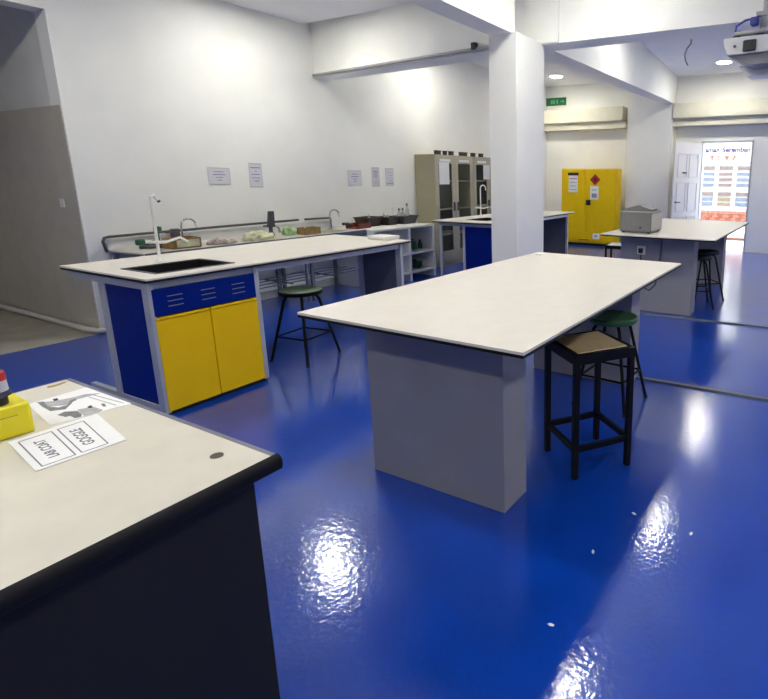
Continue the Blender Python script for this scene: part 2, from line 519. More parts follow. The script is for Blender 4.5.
isl = make_island()
put(isl, (1.557, .904, 0), 0, 'white-topped grey island in the middle of the blue floor')
MB().lathe([(0, 0), (.03, 0), (.03, .004), (.022, .006), (0, .006)], cx=2.18, cy=1.12, cz=.9, n=20).build('grommet', 'white_plastic', isl)
isl2 = make_island()
put(isl2, (5.52, .962, 0), 0, 'white-topped grey island carrying the grey machine near the doorway', None)
isl2.scale = (1.13, 1.04, 1)
for i in (isl, isl2):
    i['group'] = 'grey laboratory islands'
so = thing('wall_socket', 'white socket with black plug on the far island panel', 'socket', (5.817, 1.82, .705))
BX('socket_plate', 'white_plastic', so, -.012, 0, -.05, .05, -.05, .05, bev=.004)
BX('plug', 'black_plastic', so, -.05, -.012, -.024, .024, -.03, .024, bev=.008)
cord = [(5.76, 1.81, .66), (5.77, 1.80, .45), (5.77, 1.80, .36), (5.74, 1.76, .29), (5.72, 1.68, .27), (5.72, 1.62, .33), (5.74, 1.59, .45), (5.76, 1.585, .60), (5.79, 1.58, .84)]
tag(MB().tube(cord, .009, 8).build('power_cord', 'dark_grey', None, True), 'thin dark power cord looping beside the far island socket', 'cord')


# ------------------------------------------------------------------ benches with sink cabinet
def make_bench(posts, front_y, L, Wd, cab, sink, endpanel_y, pd=.02, low=.1):
    t = thing('lab_bench', '', 'lab bench')
    sx0, sx1, sy0, sy1 = sink
    MB().box(0, L, 0, sy0, .889, .9).box(0, L, sy1, Wd, .889, .9).box(0, sx0, sy0, sy1, .889, .9).box(sx1, L, sy0, sy1, .889, .9).build('worktop', 'laminate', t)
    e = .001
    MB().box(e, L-e, e, sy0, .874, .889).box(e, L-e, sy1, Wd-e, .874, .889).box(e, sx0, sy0, sy1, .874, .889).box(sx1, L-e, sy0, sy1, .874, .889).build('edge_band', 'edge', t)
    w = .018
    b = MB().box(sx0-w, sx1+w, sy0-w, sy0, .9, .904).box(sx0-w, sx1+w, sy1, sy1+w, .9, .904).box(sx0-w, sx0, sy0, sy1, .9, .904).box(sx1, sx1+w, sy0, sy1, .9, .904)
    b.box(sx0, sx0+.01, sy0, sy1, .68, .9).box(sx1-.01, sx1, sy0, sy1, .68, .9).box(sx0, sx1, sy0, sy0+.01, .68, .9).box(sx0, sx1, sy1-.01, sy1, .68, .9).box(sx0, sx1, sy0, sy1, .67, .68)
    bo = b.build('sink_basin', 'black_basin', t)
    MB().lathe([(0, 0), (.035, 0), (.035, .004), (.02, .006), (0, .006)], cx=(sx0+sx1)/2, cy=(sy0+sy1)/2, cz=.68, n=16).build('drain', 'steel', bo)
    for (px, py) in posts:
        BX('post', 'alu', t, px-.018, px+.018, py-pd, py+pd, .02, .868, bev=.003)
    ys = sorted({p[1] for p in posts})
    xs = sorted({p[0] for p in posts})
    # rails under the worktop and along the floor
    for y in (ys[0], ys[-1]):
        BX('rail', 'alu', t, xs[0]+.02, xs[-1]-.02, y-.016, y+.016, .825, .868)
    for x in (xs[0], xs[-1]):
        BX('rail', 'alu', t, x-.016, x+.016, ys[0]+.02, Wd-.06, .825, .868)
        BX('rail', 'alu', t, x-.016, x+.016, ys[0]+.02, endpanel_y+low, .03, .065)
    # end panels
    x = xs[0]
    BX('end_panel', 'blue_panel', t, x-.008, x+.008, ys[0]+pd, endpanel_y-pd, .065, .825)
    x = xs[-1]
    BX('end_panel', 'dark_panel', t, x-.008, x+.008, ys[0]+pd, endpanel_y-pd, .065, .825)
    # cabinet
    c0, c1 = cab
    yb = endpanel_y - .03
    MB().box(c0, c1, yb-.015, yb, .05, .66).box(c1-.015, c1, ys[0]+.02, yb-.015, .05, .66).box(c0, c1-.015, ys[0]+.02, yb-.015, .05, .066).box(c0, c1-.015, ys[0]+.03, ys[0]+.045, .066, .66).build('carcass', 'dark_panel', t)
    fy = ys[0] - pd - .004
    d = BX('drawer_front', 'blue_panel', t, c0, c1, fy, fy+.02, .655, .825, bev=.003)
    for k in range(3):
        cx = c0 + (c1-c0)*(.19+.31*k)
        for j in range(3):
            BX('vent_slot', 'grey_vent', d, cx-.045, cx+.045, fy-.003, fy, .705+j*.032, .710+j*.032)
    mid = (c0+c1)/2
    for (a, bb) in ((c0, mid-.003), (mid+.003, c1)):
        dd = BX('door', 'yellow_panel', t, a, bb, fy, fy+.02, .03, .628, bev=.003)
        BX('finger_pull', 'yellow_panel', dd, a+.002, bb-.002, fy-.006, fy+.02, .632, .646, bev=.002)
    BX('plinth', 'black_plastic', t, c0, c1, fy+.03, fy+.045, 0, .05)
    for (px, py) in posts:
        MB().lathe([(0, 0), (.018, 0), (.018, .02), (0, .02)], cx=px, cy=py, n=12).build('foot', 'black_plastic', t)
    return t


LB, WB = 2.33, 1.045
bA = make_bench([(.033, .070), (.033, .575), (.72, .070), (.72, .575), (2.235, .070), (2.235, .575)], 0, LB, WB, (.036, .702), (.14, .62, .15, .52), .575, .034, .38)
put(bA, (1.645, 3.548, 0), R(.8), 'white-topped bench with yellow doors and blue panels before the sink counter', 'sink benches')
bC = make_bench([(.12, .07), (.12, .56), (.12, .96), (.86, .07), (.86, .56), (2.62, .07), (2.62, .56), (2.62, .95)], 0, 2.8, 1.03, (.145, .84), (.30, .78, .30, .62), .56)
put(bC, (5.99, 3.93, 0), R(2.0), 'white-topped bench with blue end panel behind the near column', 'sink benches')


def lab_tap(name, loc, rz, label, h, side, green):
    t = thing(name, label, 'tap', loc, rz, 'white laboratory taps')
    MB().lathe([(0, 0), (.028, 0), (.028, .01), (.016, .03), (.012, .05)], n=16).tube([(0, 0, .03), (0, 0, h)], .0105, 10).build('stem', 'white_plastic', t, True)
    if side == 'hook':
        MB().tube([(0, 0, h-.01), (0, 0, h)] + arc((.05, 0, h), .05, 180, 20, 8) + [(.10, 0, h-.03)], .010, 10).build('spout', 'white_plastic', t, True)
    else:
        MB().tube([(0, 0, h-.005), (.02, -.005, h+.005), (.045, -.01, h-.03)], [.011, .011, .008], 10).build('spout', 'white_plastic', t, True)
        MB().tube([(.043, -.01, h-.028), (.05, -.012, h-.04)], .011, 10).build('nozzle', 'dark_grey', t, True)
    MB().tube([(-.10, 0, h*.33), (.0, 0, h*.30), (.06, -.01, h*.29)], .011, 10).tube([(.06, -.01, h*.29), (.16, -.02, h*.34), (.22, -.02, h*.26)], .009, 10).build('side_arm', 'white_plastic', t, True)
    if green:
        MB().box(-.145, -.095, -.02, .02, h*.33-.02, h*.33+.02, bev=.008, seg=2).build('knob', 'green_tap', t, True)
        MB().tube([(.055, .05, h*.31), (.055, .05, h*.45)], .007, 8).box(.035, .075, .03, .07, h*.45, h*.53, bev=.008, seg=2).build('knob', 'green_tap', t, True)
    return t


lab_tap('lab_tap', (2.06, 4.21, .9005), R(12), 'tall white laboratory tap with green knobs at the yellow bench sink', .46, 'short', True)
lab_tap('lab_tap', (6.95, 4.80, .9005), R(-20), 'white hooked laboratory tap on the bench behind the column', .43, 'hook', False)
tag(BX('white_block', 'white_plastic', None, 3.82, 4.0, 3.74, 4.0, .9005, .935, bev=.006), 'flat white tray at the far end of the yellow bench', 'tray')

# ------------------------------------------------------------------ wall counter
wc = thing('sink_counter', 'long stainless counter along the white wall below the posters', 'counter', (2.55, 5.44, 0))
CL, CD = 2.63, .66
for (x0, x1) in ((0, CL),):
    mb = MB()
    holes = ((2.06, 2.46),)
    prev = 0
    for a, b in holes:
        mb.box(prev, a, .02, CD, .785, .8)
        mb.box(a, b, .02, .12, .785, .8).box(a, b, .46, CD, .785, .8)
        prev = b
    mb.box(prev, CL, .02, CD, .785, .8)
    mb.box(0, CL, 0, .02, .75, .805)
    mb.build('steel_top', 'steel', wc)
    for a, b in holes:
        MB().box(a, a+.008, .12, .46, .62, .79).box(b-.008, b, .12, .46, .62, .79).box(a, b, .12, .128, .62, .79).box(a, b, .452, .46, .62, .79).box(a, b, .12, .46, .612, .62).build('sink_bowl', 'steel', wc)
BX('front_lip', 'alu_dark', wc, 0, CL, -.012, 0, .745, .806)
BX('backsplash', 'white_board', wc, 0, CL, CD, CD+.018, .80, .90)
for lx_ in (.03, 1.72, 1.79, 2.6):
    for ly_ in (.06, .60):
        BX('leg', 'alu_dark', wc, lx_-.018, lx_+.018, ly_-.018, ly_+.018, 0, .75)
BX('rail', 'alu_dark', wc, .03, 2.6, .045, .075, .70, .75)
for k in range(4):
    BX('rack_bar', 'alu_dark', wc, .0, 2.62, .06+k*.16, .070+k*.16, .270, .280)
for lx_ in (.3, .9, 1.5, 2.1):
    BX('rack_bar', 'alu_dark', wc, lx_, lx_+.02, .06, .56, .255, .270)
BX('back_board', 'white_board', wc, 0, 2.62, .640, .668, .27, .70)
for k in range(4):
    x0 = .10 + k*.62
    v = BX('vent_panel', 'grey_vent', wc, x0, x0+.50, .630, .640, .36, .58)
    for j in range(4):
        BX('vent_slat', 'dark_grey', v, x0+.03, x0+.47, .622, .630, .39+j*.045, .405+j*.045)
BX('skirting_board', 'white_board', wc, 0, 2.62, .640, .668, 0, .095)

sh = thing('open_shelf_unit', 'white open shelf unit beside the beige cabinets', 'shelf unit', (5.19, 5.30, 0))
SL = 1.235
BX('top_board', 'white_plastic', sh, 0, SL, 0, .79, .775, .80)
for x0 in (0, .66, SL-.04):
    BX('upright', 'white_plastic', sh, x0, x0+.04, .0, .79, 0, .775)
for (a, b) in ((.04, .66), (.70, SL-.04)):
    BX('shelf', 'white_plastic', sh, a, b, .0, .76, .39, .42)
    BX('shelf', 'white_plastic', sh, a, b, .0, .76, .11, .14)
BX('back_panel', 'white_board', sh, .04, SL-.04, .76, .78, .06, .775)

# things on the counter and shelves
TZ = .80


def gooseneck(loc, rz, label, h=.26, r=.07):
    t = thing('gooseneck_tap', label, 'tap', loc, rz, 'chrome gooseneck taps on the wall counter')
    MB().lathe([(0, 0), (.025, 0), (.025, .015), (.012, .025)], n=16).tube([(0, 0, .01), (0, 0, h-r)] + arc((r, 0, h-r), r, 180, 30, 8) + [(2*r+.005, 0, h-r-.005)], .0095, 10).build('neck', 'chrome', t, True)
    MB().tube([(2*r-.006, 0, h-r+.02), (2*r+.012, 0, h-r-.025)], .014, 10).build('nozzle', 'white_plastic', t, True)
    return t


gooseneck((3.14, 5.92, TZ), R(-8), 'chrome gooseneck tap next to the tall white tap')
gooseneck((5.02, 5.92, TZ), R(-8), 'chrome gooseneck tap by the red tray')
gp = thing('pump_tap', 'dark grey upright lever tap in the middle of the counter', 'tap', (4.13, 5.90, TZ))
MB().lathe([(0, 0), (.04, 0), (.04, .02), (.022, .05), (.022, .12)], n=16).build('base', 'dark_grey', gp, True)
MB().hexa([(-.035, -.02, .1), (.045, -.02, .1), (.045, .02, .1), (-.035, .02, .1)], [(-.005, -.02, .29), (.05, -.02, .29), (.05, .02, .29), (-.005, .02, .29)]).build('lever', 'dark_grey', gp)
MB().tube([(.03, 0, .13), (.09, -.02, .09), (.10, -.02, .03)], .014, 10).build('spout', 'chrome', gp, True)
MB().tube([(-.02, 0, .12), (-.09, 0, .12)], .010, 10).build('handle', 'dark_grey', gp, True)


def crumple(name, loc, sx, sy, sz, m, label, cat, seed):
    random.seed(seed)
    mb = MB()
    bmesh.ops.create_icosphere(mb.bm, subdivisions=3, radius=1)
    for v in mb.bm.verts:
        n = 1 + .22*math.sin(v.co.x*7+seed)*math.cos(v.co.y*6-seed) + random.uniform(-.08, .08)
        v.co = Vector((v.co.x*sx*n, v.co.y*sy*n, max(v.co.z, -.15)*sz*n + .15*sz))
    o = mb.build(name, m, None)
    o.location = loc
    return tag(o, label, cat)


crumple('cloth_heap', (3.76, 5.62, TZ+.004), .18, .10, .085, 'cloth', 'pale greenish cloth heap between the gooseneck tap and the lever tap', 'cloth', 3)
crumple('cloth_heap', (3.37, 5.62, TZ+.004), .14, .08, .055, 'cloth_pink', 'greyish cloth heap right beside the tall white tap', 'cloth', 5)
crumple('plastic_bag', (4.26, 5.76, TZ+.004), .075, .08, .09, 'green_bag', 'pale green plastic bag behind the small brown crate', 'bag', 9)
crumple('plastic_bag', (2.86, 5.86, TZ+.004), .13, .09, .06, 'dark_grey', 'dark grey crumpled bag at the near end of the counter', 'bag', 11)


def crate(loc, rz, L, D, H, m, label):
    t = thing('crate', label, 'crate', loc, rz, 'small crates on the wall counter')
    w = .012
    for nm, a in (('side', (0, L, 0, w)), ('side', (0, L, D-w, D)), ('end', (0, w, w, D-w)), ('end', (L-w, L, w, D-w))):
        BX(nm, m, t, a[0], a[1], a[2], a[3], 0, H)
    BX('bottom', m, t, w, L-w, w, D-w, 0, w)
    return t


crate((4.36, 5.58, TZ), 0, .22, .16, .085, 'crate_brown', 'small brown crate beside the pale green bag')
cr = crate((2.86, 5.56, TZ), 0, .26, .2, .10, 'crate_brown', 'brown framed crate behind the tall white tap')
BX('label_panel', 'cloth', cr, .03, .24, -.004, 0, .015, .085)
tag(MB().lathe([(0, 0), (.02, 0), (.02, .06), (.008, .075), (.008, .09), (0, .09)], n=14).build('small_bottle', 'white_plastic', None, True), 'small white bottle inside the brown crate by the green bag', 'bottle').location = (4.42, 5.66, TZ+.012)

ph = thing('dustpan', 'red tray with a black handle at the end of the steel counter', 'tray', (5.22, 5.62, TZ+.0005), R(4))
MB().box(0, .25, 0, .22, 0, .012).box(0, .25, 0, .012, .012, .07).box(0, .25, .208, .22, .012, .07).box(.238, .25, .012, .208, .012, .07).build('pan', 'red', ph)
MB().tube([(0, .11, .05), (-.08, .11, .075), (-.16, .11, .08)], [.02, .022, .018], 10).build('handle', 'black_plastic', ph, True)


def basket(loc, rz, L, D, H, m, label):
    t = thing('basket', label, 'basket', loc, rz, 'dark baskets on the white shelf unit')
    tp = .03
    b = MB()
    for (lo, hi) in (([(tp, tp, 0), (L-tp, tp, 0), (L-tp, tp+.012, 0), (tp, tp+.012, 0)], [(0, 0, H), (L, 0, H), (L, .012, H), (0, .012, H)]),
                     ([(tp, D-tp-.012, 0), (L-tp, D-tp-.012, 0), (L-tp, D-tp, 0), (tp, D-tp, 0)], [(0, D-.012, H), (L, D-.012, H), (L, D, H), (0, D, H)]),
                     ([(tp, tp, 0), (tp+.012, tp, 0), (tp+.012, D-tp, 0), (tp, D-tp, 0)], [(0, 0, H), (.012, 0, H), (.012, D, H), (0, D, H)]),
                     ([(L-tp-.012, tp, 0), (L-tp, tp, 0), (L-tp, D-tp, 0), (L-tp-.012, D-tp, 0)], [(L-.012, 0, H), (L, 0, H), (L, D, H), (L-.012, D, H)])):
        b.hexa(lo, hi)
    b.box(tp, L-tp, tp, D-tp, 0, .01)
    b.build('shell', m, t)
    MB().box(-.008, L+.008, -.008, .014, H-.002, H+.012).box(-.008, L+.008, D-.014, D+.008, H-.002, H+.012).box(-.008, .014, .014, D-.014, H-.002, H+.012).box(L-.014, L+.008, .014, D-.014, H-.002, H+.012).build('rim', m, t)
    return t


basket((5.50, 5.72, TZ), R(3), .30, .26, .12, 'basket_dark', 'dark brown basket right behind the red tray')
basket((5.83, 5.66, TZ), R(2), .24, .26, .11, 'basket_dark', 'dark brown basket between the other two baskets')
basket((6.10, 5.60, TZ), R(2), .32, .26, .11, 'dark_grey', 'dark grey basket nearest the beige cabinet')


def bottle(loc, label, h=.15, r=.03, m='bottle_clear', cap='red', name='reagent_bottle', group='bottles on the white shelf unit'):
    t = thing(name, label, 'bottle', loc, 0, group)
    MB().lathe([(0, 0), (r, 0), (r, h*.62), (r*.4, h*.8), (r*.4, h*.9), (0, h*.9)], n=16).build('body', m, t, True)
    MB().lathe([(0, h*.86), (r*.5, h*.86), (r*.5, h), (0, h)], n=14).build('cap', cap, t, True)
    return t


bottle((5.60, 5.80, TZ+.011), 'clear bottle with white cap in the basket behind the red tray', .17, m='bottle_clear', cap='white_plastic')
bottle((5.90, 5.80, TZ+.011), 'clear bottle with white cap in the middle basket, nearest the tray', .17, cap='white_plastic')
bottle((5.99, 5.82, TZ+.011), 'clear bottle with white cap in the middle basket, nearest the cabinet', .15, cap='white_plastic')
bottle((6.17, 5.76, TZ+.011), 'red-capped clear bottle in the grey basket, nearest the tray', .22)
bottle((6.25, 5.76, TZ+.011), 'red-capped clear bottle in the middle of the grey basket', .22)
bottle((6.335, 5.75, TZ+.011), 'tall red-capped clear bottle by the wire drying rack', .29, .028)
rk = thing('wire_rack', 'thin pale wire rack standing by the beige cabinet', 'rack', (6.20, 5.92, TZ), 0)
for px in (0, .30):
    for py in (0, .14):
        MB().tube([(px, py, 0), (px, py, .235)], .005, 6).build('leg', 'white_plastic', rk)
for py in (0, .07, .14):
    MB().tube([(-.06, py, .235), (.36, py, .235)], .005, 6).build('wire', 'white_plastic', rk)
# on the lower shelves
for k in range(5):
    bottle((5.97+.085*k, 5.50+.03*(k % 2), .4205), ['dark green bottle nearest the divider on the upper shelf', 'second dark green bottle from the divider on the upper shelf',
           'third dark green bottle from the divider on the upper shelf', 'teal bottle among green ones on the upper shelf', 'dark green bottle nearest the outer upright on the upper shelf'][k],
           [.16, .13, .17, .12, .14][k], .036, 'bottle_blue' if k == 3 else 'bottle_green', 'bottle_green', group='bottles on the upper shelf')
for k, (x, y, r, lab) in enumerate(((5.99, 5.46, .085, 'dark bowl nearest the divider on the lower shelf'), (6.18, 5.46, .085, 'dark bowl in the middle of the lower shelf'), (6.30, 5.66, .07, 'dark bowl at the back of the lower shelf'))):
    o = MB().lathe([(0, 0), (r*.55, 0), (r, .09), (r*.92, .09), (r*.5, .012), (0, .012)], n=20).build('bowl', ('basket_dark', 'bottle_green', 'dark_grey')[k], None, True)
    o.location = (x, y, .1405)
    tag(o, lab, 'bowl', 'bowls on the lower shelf')

# pipes on the wall
t = tag(MB().tube([(2.535, 6.085, .78), (2.515, 6.085, .88), (2.53, 6.085, .915), (2.57, 6.085, .922), (3.6, 6.085, .935), (4.66, 6.085, .945)], .0135, 10).build('wall_pipe', 'dark_grey', None, True), 'long black pipe along the wall above the steel counter', 'pipe', 'black pipes on the sink wall')
t = tag(MB().tube([(4.76, 6.085, .945), (5.14, 6.085, .94), (5.17, 6.085, .93), (5.17, 6.085, .80)], .0135, 10).build('wall_pipe', 'dark_grey', None, True), 'short black pipe with a bent end by the second gooseneck tap', 'pipe', 'black pipes on the sink wall')
vb = thing('pipe_valve', 'dark valve on the black pipe behind the first gooseneck tap', 'valve', (3.16, 6.085, .93))
MB().box(-.04, .04, -.025, .025, -.09, .022, bev=.006).build('body', 'dark_grey', vb)
MB().tube([(-.1, -.02, -.01), (-.04, -.02, -.01)], .01, 8).build('lever', 'dark_grey', vb)
tag(MB().tube([(2.335, 9.4, .03), (2.345, 7.5, .03), (2.345, 6.30, .03), (2.37, 6.08, .035), (2.43, 5.98, .05), (2.462, 5.945, .10), (2.47, 5.94, .17)], .026, 12).build('drain_pipe', 'pvc', None, True), 'pale drain pipe along the passage floor', 'pipe')
tag(MB().lathe([(0, 0), (.05, 0), (.062, .03), (.05, .06), (.058, .11), (.045, .16), (.045, .20), (0, .20)], n=18).build('drain_trap', 'purple', None, True), 'dark purple drain trap at the corner of the wall', 'drain trap').location = (2.475, 5.94, .165)
tag(BX('light_switch', 'white_plastic', None, 2.382, 2.392, 6.38, 6.46, 1.20, 1.28, bev=.003), 'small white switch on the grey passage wall', 'switch')


# ------------------------------------------------------------------ notices on the wall
def notice(x0, x1, z0, z1, rows, label, tilt=0):
    cx, cz = (x0+x1)/2, (z0+z1)/2
    t = thing('notice', label, 'notice', (cx, WY, cz), 0, 'paper notices on the sink wall')
    t.rotation_euler = (0, tilt, 0)
    w, h = (x1-x0)/2, (z1-z0)/2
    BX('sheet', 'paper_wall', t, -w, w, -.004, -.0005, -h, h)
    for (u, v, ww, th) in rows:
        BX('printed_line', 'ink_blue', t, (u-ww)*w, (u+ww)*w, -.0050, -.004, v*h-th*h, v*h+th*h)
    f = MB()
    f.box(-w*.93, w*.93, -.0048, -.004, h*.9, h*.95).box(-w*.93, w*.93, -.0048, -.004, -h*.95, -h*.9).box(-w*.95, -w*.92, -.0048, -.004, -h*.9, h*.9).box(w*.92, w*.95, -.0048, -.004, -h*.9, h*.9)
    f.build('printed_border', 'ink_pale', t)


L1 = [(0, .50, .42, .05), (0, .18, .55, .06), (0, -.14, .32, .05), (0, -.45, .22, .05)]
notice(3.596, 3.852, 1.40, 1.592, L1, 'landscape paper notice nearest the passage, with four printed lines', R(1))
notice(4.082, 4.25, 1.362, 1.652, [(0, .62, .75, .045), (.05, .34, .15, .03), (0, .08, .62, .035), (0, -.2, .62, .035), (.05, -.45, .38, .04)], 'portrait paper notice right of the first landscape notice', R(1))
notice(5.565, 5.82, 1.37, 1.588, L1, 'landscape paper notice above the second gooseneck tap', 0)
notice(6.02, 6.18, 1.35, 1.638, [(0, .6, .6, .05), (0, .4, .6, .04), (0, .2, .5, .04), (0, 0, .5, .04), (0, -.5, .6, .02), (0, -.7, .6, .02)], 'portrait paper notice with dense print above the baskets', 0)
notice(6.31, 6.48, 1.36, 1.63, [(0, .5, .7, .02), (.2, .2, .5, .02), (-.2, -.1, .5, .02), (.2, -.4, .4, .02), (0, -.72, .8, .05)], 'portrait paper notice nearest the beige cabinet', 0)


# ------------------------------------------------------------------ beige glass-door cabinets
def make_cabinet():
    t = thing('glass_cabinet', '', 'cabinet')
    Wc, D, H = 1.05, .42, 1.86
    BX('carcass_side', 'beige', t, 0, .02, .02, D, 0, H)
    BX('carcass_side', 'beige', t, Wc-.02, Wc, .02, D, 0, H)
    BX('top_panel', 'beige_door', t, .02, Wc-.02, .02, D, H-.03, H)
    BX('back_panel', 'beige_shaded', t, .02, Wc-.02, D-.015, D, .06, H-.03)
    BX('plinth', 'beige_door', t, .02, Wc-.02, .02, D, 0, .10)
    for z in (.52, .95, 1.42):
        BX('shelf', 'beige_door', t, .02, Wc-.02, .06, D-.015, z, z+.025)
    for k, (a, b) in enumerate(((.0, Wc/2-.003), (Wc/2+.003, Wc))):
        d = MB()
        s = .085
        d.box(a, a+s, 0, .02, .10, H-.02).box(b-s, b, 0, .02, .10, H-.02).box(a+s, b-s, 0, .02, .10, .26).box(a+s, b-s, 0, .02, H-.14, H-.02).box(a+s, b-s, 0, .02, .78, .80)
        dd = d.build('door', 'beige_door', t)
        BX('glass_pane', 'glass', dd, a+s, b-s, .008, .013, .26, H-.14)
        hx = b-.07 if k == 0 else a+.03
        BX('handle', 'dark_grey', dd, hx, hx+.04, -.02, 0, .93, 1.08, bev=.006)
        BX('name_strip', 'paper', dd, a+.12, b-.12, -.004, 0, H-.11, H-.07)
    return t


cb = make_cabinet()
put(cb, (6.985, 5.70, 0), 0, 'beige glass-door cabinet next to the white shelf unit', 'beige glass-door cabinets')
c2 = copy_tree(cb)
put(c2, (8.05, 5.70, 0), 0, 'beige glass-door cabinet partly behind the near column', 'beige glass-door cabinets')
for (x0, x1, z0, z1, lab) in ((7.08, 7.34, 1.38, 1.74, 'white paper sheet on the first cabinet door'), (8.36, 8.56, 1.46, 1.72, 'white paper sheet on the cabinet beside the column')):
    tag(BX('paper_sheet', 'paper', None, x0, x1, 5.693, 5.6995, z0, z1), lab, 'paper', 'papers on the cabinet doors')
for k, (px, w, lab) in enumerate(((7.17, .11, 'black box on the cabinet top nearest the shelf unit'), (7.36, .055, 'second small black box on the cabinet top, left to right'), (7.53, .08, 'third small black box on the cabinet top, left to right'),
                                  (7.87, .18, 'long black box in the middle of the cabinet tops'), (8.17, .08, 'small black box at the start of the second cabinet top'), (8.42, .08, 'black box on the cabinet top nearest the column'))):
    t = thing('name_block', lab, 'box', (px, 5.76, 1.86), 0, 'small black boxes on the cabinet tops')
    MB().box(-w/2, w/2, 0, .06, 0, .055, bev=.004).build('body', 'black_plastic', t)
    BX('lid', 'black', t, -w/2-.003, w/2+.003, -.003, .063, .055, .068)

# ------------------------------------------------------------------ yellow flammables cabinet
yc = thing('safety_cabinet', 'tall yellow flammables cabinet by the far wall', 'cabinet', (11.05, 4.09, 0))
YW, YD, YH = 1.32, .34, 1.70
MB().box(.02, YD, 0, YW, .05, YH, bev=.006).build('body', 'yellow_cab', yc)
MB().box(.05, YD-.03, .03, YW-.03, 0, .05).build('plinth', 'black_plastic', yc)
for k, (a, b) in enumerate(((.012, YW*.55-.003), (YW*.55+.003, YW-.012))):
    BX('door', 'yellow_cab', yc, 0, .02, a, b, .09, YH-.02, bev=.004)
tr = MB().box(-.014, 0, .585, .695, .90, 1.02, bev=.01).box(-.03, -.014, .62, .66, .925, .995, bev=.004).build('latch_handle', 'black_plastic', yc)
dm = MB().box(-.0025, 0, -.088, .088, -.088, .088)
dm.xform(Matrix.Translation((0, .49, 1.46)) @ Matrix.Rotation(R(45), 4, 'X'))
dmo = dm.build('hazard_diamond', 'red_mark', yc)
MB().box(-.004, -.0025, .475, .505, 1.42, 1.45).prism([(.46, 1.45), (.49, 1.53), (.52, 1.45), (.49, 1.44)], -.004, -.0025, 'x').build('flame_symbol', 'black_plastic', dmo)
s1 = BX('notice_sheet', 'paper', yc, -.003, 0, .91, 1.13, 1.18, 1.55)
BX('dark_header', 'black_plastic', s1, -.005, 0, .89, 1.15, 1.55, 1.61)
for k in range(4):
    BX('printed_line', 'ink_pale' if k else 'red_mark', s1, -.005, -.003, .93, 1.11, 1.47-.08*k, 1.485-.08*k)
s2 = BX('notice_sheet', 'paper', yc, -.003, 0, .40, .60, 1.03, 1.32)
BX('blue_print', 'ink_blue', s2, -.005, -.003, .44, .56, 1.07, 1.16)
BX('printed_line', 'ink_pale', s2, -.005, -.003, .44, .56, 1.23, 1.25)
s3 = BX('notice_sheet', 'paper', yc, -.003, 0, .35, .52, .16, .28)
BX('printed_line', 'ink_pale', s3, -.005, -.003, .40, .47, .19, .25)
BX('red_warning_line', 'red_mark', yc, -.003, 0, .62, .86, .115, .135)

es_ = thing('exit_sign', 'green exit sign high on the far wall', 'sign', (FX, 5.60, 3.14))
BX('housing', 'white_plastic', es_, -.03, 0, 0, .56, 0, .19)
ef = BX('green_face', 'exit', es_, -.036, -.03, .008, .552, .008, .182)
mm_ = MB().box(-.040, -.036, .30, .34, .05, .14).box(-.040, -.036, .36, .40, .05, .14).box(-.040, -.036, .22, .26, .05, .14).box(-.040, -.036, .06, .16, .085, .105)
mm_.prism([(.06, .095), (.09, .13), (.09, .06)], -.040, -.036, 'x')
mm_.build('pale_marks', 'exit_mark', ef)


# ------------------------------------------------------------------ stools
def make_round_stool(seat_mat, H=.60):
    t = thing('round_stool', '', 'stool')
    r = .165
    MB().lathe([(0, H-.004), (r*.55, H-.003), (r*.85, H+.006), (r*.97, H+.010), (r, H+.002), (r, H-.022), (r*.9, H-.028), (0, H-.028)], n=32).build('seat', seat_mat, t, True)
    MB().lathe([(r*.99, H-.026), (r*1.03, H-.016), (r*1.035, H+.002), (r*1.0, H+.006)], n=32).build('seat_rim', seat_mat if seat_mat != 'green_seat_worn' else 'black', t, True)
    ft, tp = .268, .125
    zz = .21

    def at(z, k):
        f = tp + (ft-tp)*(1 - z/(H-.05))
        a = R(45+90*k)
        return (f*math.cos(a), f*math.sin(a), z)
    for k in range(4):
        a = R(45+90*k)
        MB().tube([at(.012, k), at(H-.13, k), at(H-.075, k)] + [((tp-.012)*math.cos(a), (tp-.012)*math.sin(a), H-.047), ((tp-.045)*math.cos(a), (tp-.045)*math.sin(a), H-.034), (.02*math.cos(a), .02*math.sin(a), H-.033)], .0115, 8).build('leg', 'black', t, True)
        MB().tube([at(0, k), at(.02, k)], .015, 8).build('foot', 'black_plastic', t)
        MB().tube([at(zz, k), at(zz, (k+1) % 4)], .008, 8).build('stretcher', 'black', t, True)
    return t


s1 = make_round_stool('green_seat_worn', .583)
put(s1, (2.86, 3.785, 0), R(8.4), 'round stool with worn pale green seat beside the yellow bench doors', 'round stools')
s2 = make_round_stool('green_seat')
put(s2, (3.246, 1.195, 0), R(-3.3), 'round stool with glossy dark green seat under the middle island', 'round stools')
s3 = make_round_stool('black_plastic', .60)
put(s3, (6.36, 1.30, 0), R(20), 'black round stool under the far island, nearer the camera', 'round stools')
s4 = copy_tree(s3)
put(s4, (6.86, 1.30, 0), R(35), 'black round stool under the far island, nearer the doorway', 'round stools')


